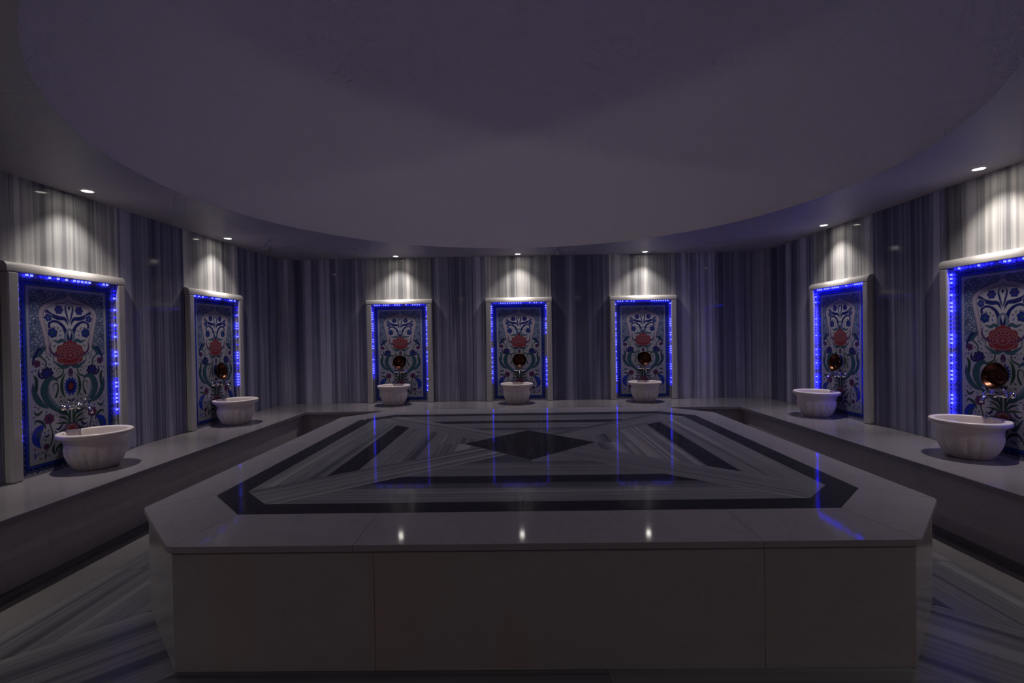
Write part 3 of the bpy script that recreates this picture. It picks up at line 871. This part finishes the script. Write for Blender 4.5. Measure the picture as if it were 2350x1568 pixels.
# ------------------------------------------------------------------ faucet, bowl, basin, downlight prototypes
def faucet_parts():
    ps = []
    for s in (-1, 1):
        es = lathe_me('escutcheon', [(0.026, 0.0), (0.026, 0.006), (0.016, 0.014), (0.0125, 0.016), (0.0125, 0.05)], M_CHROME, 20)
        es.transform(Matrix.Translation((s * 0.07, 0, 0)) @ Matrix.Rotation(PI / 2, 4, 'X'))
        ps.append(('escutcheon', es))
        hd = [tube_me('h', [(s * 0.07, -0.055, 0.0), (s * 0.07, -0.055, 0.042)], [0.012, 0.009], M_CHROME, 12)]
        for a in (0, PI / 2):
            dx, dy = 0.025 * math.cos(a + 0.35), 0.025 * math.sin(a + 0.35)
            hd.append(tube_me('h', [(s * 0.07 - dx, -0.055 - dy, 0.046), (s * 0.07 - dx * 0.8, -0.055 - dy * 0.8, 0.046), (s * 0.07 + dx * 0.8, -0.055 + dy * 0.8, 0.046), (s * 0.07 + dx, -0.055 + dy, 0.046)], [0.008, 0.0055, 0.0055, 0.008], M_CHROME, 10))
        ps.append(('handle', join_me('handle', hd, M_CHROME)))
    body = [tube_me('b', [(-0.088, -0.055, 0), (-0.07, -0.055, 0), (-0.03, -0.055, 0), (0.03, -0.055, 0), (0.07, -0.055, 0), (0.088, -0.055, 0)], [0.014, 0.018, 0.0125, 0.0125, 0.018, 0.014], M_CHROME, 14),
            lathe_me('b', [(0.017, -0.02), (0.019, 0.0), (0.014, 0.02)], M_CHROME, 14)]
    body[1].transform(Matrix.Translation((0, -0.055, 0)))
    ps.append(('body', join_me('body', body, M_CHROME)))
    ps.append(('spout', tube_me('spout', [(0, -0.06, -0.005), (0, -0.09, -0.008), (0, -0.125, -0.012), (0, -0.15, -0.02), (0, -0.16, -0.038), (0, -0.162, -0.055)], [0.011, 0.0105, 0.010, 0.010, 0.0105, 0.0125], M_CHROME, 14)))
    for _, me in ps:
        me.polygons.foreach_set('use_smooth', [True] * len(me.polygons))
    return ps
FAUCET = faucet_parts()
def faucet(loc, rz, label):
    o = empty('faucet', loc, rz); tag(o, label, 'faucet', 'chrome wall faucets')
    for nm, me in FAUCET: obj(nm, me, o)
def bowl_meshes():
    prof = [(0.001, 0.004), (0.018, 0.009), (0.026, 0.002), (0.045, 0.0005), (0.07, 0.009), (0.088, 0.028), (0.097, 0.05), (0.104, 0.054), (0.1045, 0.0515),
            (0.099, 0.048), (0.090, 0.025), (0.072, 0.006), (0.046, -0.003), (0.026, -0.002), (0.018, 0.005), (0.001, 0.0)]
    bw = lathe_me('bowl_shell', prof, M_COPPER, 48, cap=False)
    rm = lathe_me('rim', [(0.1045, 0.0505), (0.108, 0.053), (0.1045, 0.0565), (0.101, 0.053), (0.1045, 0.0505)], M_COPPER, 48, cap=False)
    for me_ in (bw, rm): me_.transform(Matrix.Scale(0.93, 4))
    return bw, rm
BOWL = bowl_meshes()
def bowl(loc, rz, label, tilt=0.16):
    o = empty('copper_bowl', loc); o.rotation_euler = Matrix.Rotation(rz, 4, 'Z').to_3x3().to_4x4().to_euler()
    o.matrix_world = Matrix.Translation(loc) @ Matrix.Rotation(rz, 4, 'Z') @ Matrix.Rotation(PI / 2 - tilt, 4, 'X')
    tag(o, label, 'bowl', 'copper washing bowls')
    for nm_, me_ in (('bowl_shell', BOWL[0]), ('rim', BOWL[1])):
        obj(nm_, me_, o)
def basin_meshes():
    H = 0.285
    prof = [(0.118, 0.0), (0.126, 0.006), (0.135, 0.02), (0.152, 0.048), (0.168, 0.082), (0.179, 0.118), (0.184, 0.15), (0.184, 0.172), (0.180, 0.182), (0.184, 0.188),
            (0.184, 0.200), (0.186, 0.214), (0.192, 0.228), (0.203, 0.240), (0.216, 0.247), (0.2235, 0.253), (0.226, 0.262), (0.226, 0.276), (0.223, 0.282), (0.218, 0.2845),
            (0.196, 0.2845), (0.190, 0.281), (0.187, 0.272), (0.180, 0.22), (0.168, 0.14), (0.145, 0.085), (0.10, 0.055), (0.03, 0.05)]
    nfl = 16
    def mod(t, i, r, z):
        if z < 0.176 and i < 9:
            env = min(1.0, z / 0.02 + 0.35) * min(1.0, max(0.0, (0.178 - z) / 0.03))
            s = abs(math.sin(nfl * t / 2))
            r = r * (1 + env * (0.085 * s ** 0.8 - 0.06))
        if i >= 17 and i <= 22:                       # two small notches across the back of the rim
            for tn in (PI / 2 - 0.33, PI / 2 + 0.33):
                d_ = abs((t - tn + PI) % (2 * PI) - PI)
                if d_ < 0.055: z = min(z, 0.272 if i > 17 else z)
        return r, z
    prof = [(r * 1.035, z) for r, z in prof]
    bs = lathe_me('basin_shell', prof, M_BASIN, 192, mod, cap=True)
    dr = lathe_me('drain', [(0.002, 0.0525), (0.020, 0.0525), (0.024, 0.0505)], M_CHROME, 20, cap=False)
    return bs, dr
BASIN = basin_meshes()
def basin(loc, rz, label):
    o = empty('marble_basin', loc, rz); tag(o, label, 'basin', 'fluted marble basins')
    obj('basin_shell', BASIN[0], o); obj('drain', BASIN[1], o)
RING = lathe_me('trim_ring', [(0.036, -0.001), (0.038, -0.006), (0.048, -0.006), (0.052, -0.001)], M_TRIM, 32, cap=False)
LENS = lathe_me('lens', [(0.001, -0.0035), (0.030, -0.0035), (0.036, -0.001)], M_LENS, 24, cap=False)
def downlight(x, y, label, inward):
    o = empty('ceiling_downlight', (x, y, ZC)); tag(o, label, 'downlight', 'small round ceiling downlights')
    obj('trim_ring', RING, o); obj('lens', LENS, o)
    for nm, e, size, blend, tilt in (('core_beam', LAMP_CORE_W, 50, 1.0, 0), ('medium_beam', LAMP_W, 100, 0.9, 0), ('spill', LAMP_WIDE_W, 136, 1.0, 24)):
        ld = bpy.data.lights.new(nm, 'SPOT')
        ld.energy = e; ld.color = LAMP_COL
        ld.spot_size = math.radians(size); ld.spot_blend = blend; ld.shadow_soft_size = 0.03
        lo = bpy.data.objects.new(nm, ld); link(lo, o); lo.location = (0, 0, -0.012)
        if tilt:
            d_ = Vector((inward.x * math.sin(math.radians(tilt)), inward.y * math.sin(math.radians(tilt)), -math.cos(math.radians(tilt))))
            lo.rotation_euler = d_.to_track_quat('-Z', 'Y').to_euler()

# ------------------------------------------------------------------ place the seven washing places
SPOTS = []
for k, c in enumerate(N_LEFT): SPOTS.append(('L', c, ('nearer', 'farther')[k]))
for k, c in enumerate(N_BACK): SPOTS.append(('B', c, ('left', 'middle', 'right')[k]))
for k, c in enumerate(N_RIGHT): SPOTS.append(('R', c, ('nearer', 'farther')[k]))
WHERE = {('L', 'nearer'): 'nearest the camera on the left wall', ('L', 'farther'): 'farther along the left wall, near the corner',
         ('B', 'left'): 'on the back wall, left of three', ('B', 'middle'): 'on the back wall, middle of three', ('B', 'right'): 'on the back wall, right of three',
         ('R', 'farther'): 'farther along the right wall, near the corner', ('R', 'nearer'): 'nearest the camera on the right wall'}
WB = dict(WHERE); WB[('R', 'nearer')] = 'nearest the camera on the right wall'
CFG = {('L', 'nearer'): ([(0.1, 1, 0.9)], [(0, 1, 0.75)], [(0.20, 0.24, 1), (0.27, 0.45, 0.9), (0.52, 0.60, 0.9), (0.68, 1.0, 0.75)]),
       ('L', 'farther'): ([(0.1, 1, 0.9)], [(0, 1, 0.85)], [(0.26, 0.56, 0.85), (0.60, 1.0, 0.7)]),
       ('B', 'left'): ([(0.22, 1, 0.9)], [(0, 1, 0.95)], [(0.05, 0.5, 0.85), (0.55, 1, 0.9)]),
       ('B', 'middle'): ([(0.16, 0.55, 0.7), (0.6, 1.0, 0.9)], [(0, 1, 0.95)], [(0.10, 0.45, 0.95), (0.68, 1.0, 0.85)]),
       ('B', 'right'): ([(0.02, 0.62, 0.95), (0.62, 1, 0.7)], [(0, 1, 0.95)], [(0.1, 1, 0.9)]),
       ('R', 'farther'): ([(0.10, 0.98, 0.9)], [(0, 1, 0.95)], [(0.1, 1, 0.9)]),
       ('R', 'nearer'): ([(0.10, 1.0, 0.95)], [(0, 1, 0.9)], [(0.1, 1, 0.9)])}
for n, (wl, c, which) in enumerate(SPOTS):
    if wl == 'B': base, rz, out = Vector((c, YB, 0)), 0.0, Vector((0, -1, 0))
    elif wl == 'L': base, rz, out = Vector((XL, c, 0)), PI / 2, Vector((1, 0, 0))
    else: base, rz, out = Vector((XR, c, 0)), -PI / 2, Vector((-1, 0, 0))
    key = (wl, which)
    niche(base, rz, 'blue floral tile panel in a marble frame ' + WHERE[key], 11 + n, CFG[key], 'RF' if key == ('R', 'farther') else wl)
    fz = 0.904
    faucet(tuple(base + out * 0.014 + Vector((0, 0, fz))), rz, 'two-handled chrome faucet in the tile panel ' + WHERE[key].split(', cut')[0])
    if key != ('L', 'nearer'):
        bowl(tuple(base + out * 0.034 + Vector((0, 0, 1.040))), rz, 'round copper bowl hung on the faucet ' + WB[key])
    along = Vector((0, {('L', 'nearer'): -0.055, ('L', 'farther'): -0.03, ('R', 'farther'): 0.05, ('R', 'nearer'): 0.015}.get(key, 0.0), 0)) + Vector((-0.045 if wl == 'B' else 0, 0, 0))
    basin(tuple(base + out * 0.254 + along + Vector((0, 0, ZB))), rz, 'fluted cream marble basin below the tile panel ' + WB[key])
    p_ = base + out * LAMP_OFF
    downlight(p_.x, p_.y, 'small lit ceiling downlight above the tile panel ' + WB[key], out)

# four more downlights added out of view as fill light
for x, y, lb_, inw in ((XL + LAMP_OFF, 1.88, 'added fill downlight in the ceiling over the left bench, out of view', (1, 0, 0)),
                       (XR - LAMP_OFF, 1.82, 'added fill downlight in the ceiling over the right bench, out of view', (-1, 0, 0)),
                       (-1.77, YF + 0.4, 'added fill downlight in the ceiling behind the camera, left of the door', (0, 1, 0)),
                       (1.85, YF + 0.4, 'added fill downlight in the ceiling behind the camera, right of the door', (0, 1, 0))):
    downlight(x, y, lb_, Vector(inw))

# two added fill lamps on the front wall, unseen, brightening the dome
def dome_fill(x, label):
    o = empty('added_uplight', (x, YF + 0.001, 1.72)); tag(o, label, 'added lamp', 'added uplights on the front wall')
    obj('back_plate', box_me('back_plate', (-0.06, 0, -0.09), (0.06, 0.012, 0.09), M_TRIM, 0.004), o)
    sh = lathe_me('shade', [(0.030, -0.07), (0.034, -0.066), (0.062, 0.05), (0.064, 0.052), (0.059, 0.052), (0.030, -0.062)], M_TRIM, 32, cap=False)
    obj('shade', sh, o, (0, 0.078, 0))
    obj('bulb', lathe_me('bulb', [(0.002, -0.055), (0.02, -0.05), (0.024, -0.02), (0.016, 0.0), (0.002, 0.006)], M_LENS, 20, cap=False), o, (0, 0.078, 0))
    ld = bpy.data.lights.new('uplight', 'SPOT')
    ld.energy = DOME_FILL_W; ld.color = (1.0, 0.93, 0.91); ld.spot_size = math.radians(62); ld.spot_blend = 1.0; ld.shadow_soft_size = 0.09
    lo = bpy.data.objects.new('uplight', ld); link(lo, o); lo.location = (0, 0.10, 0.075)
    d_ = (Vector((DOME_C[0] - 0.10 * x, 4.9, 3.55)) - Vector((x, YF + 0.1, 1.795))).normalized()
    lo.rotation_euler = d_.to_track_quat('-Z', 'Y').to_euler()
dome_fill(-3.36, 'added uplight brightening the dome, unseen behind the camera, beside the left bench')
dome_fill(3.44, 'added uplight brightening the dome, unseen behind the camera, beside the right bench')
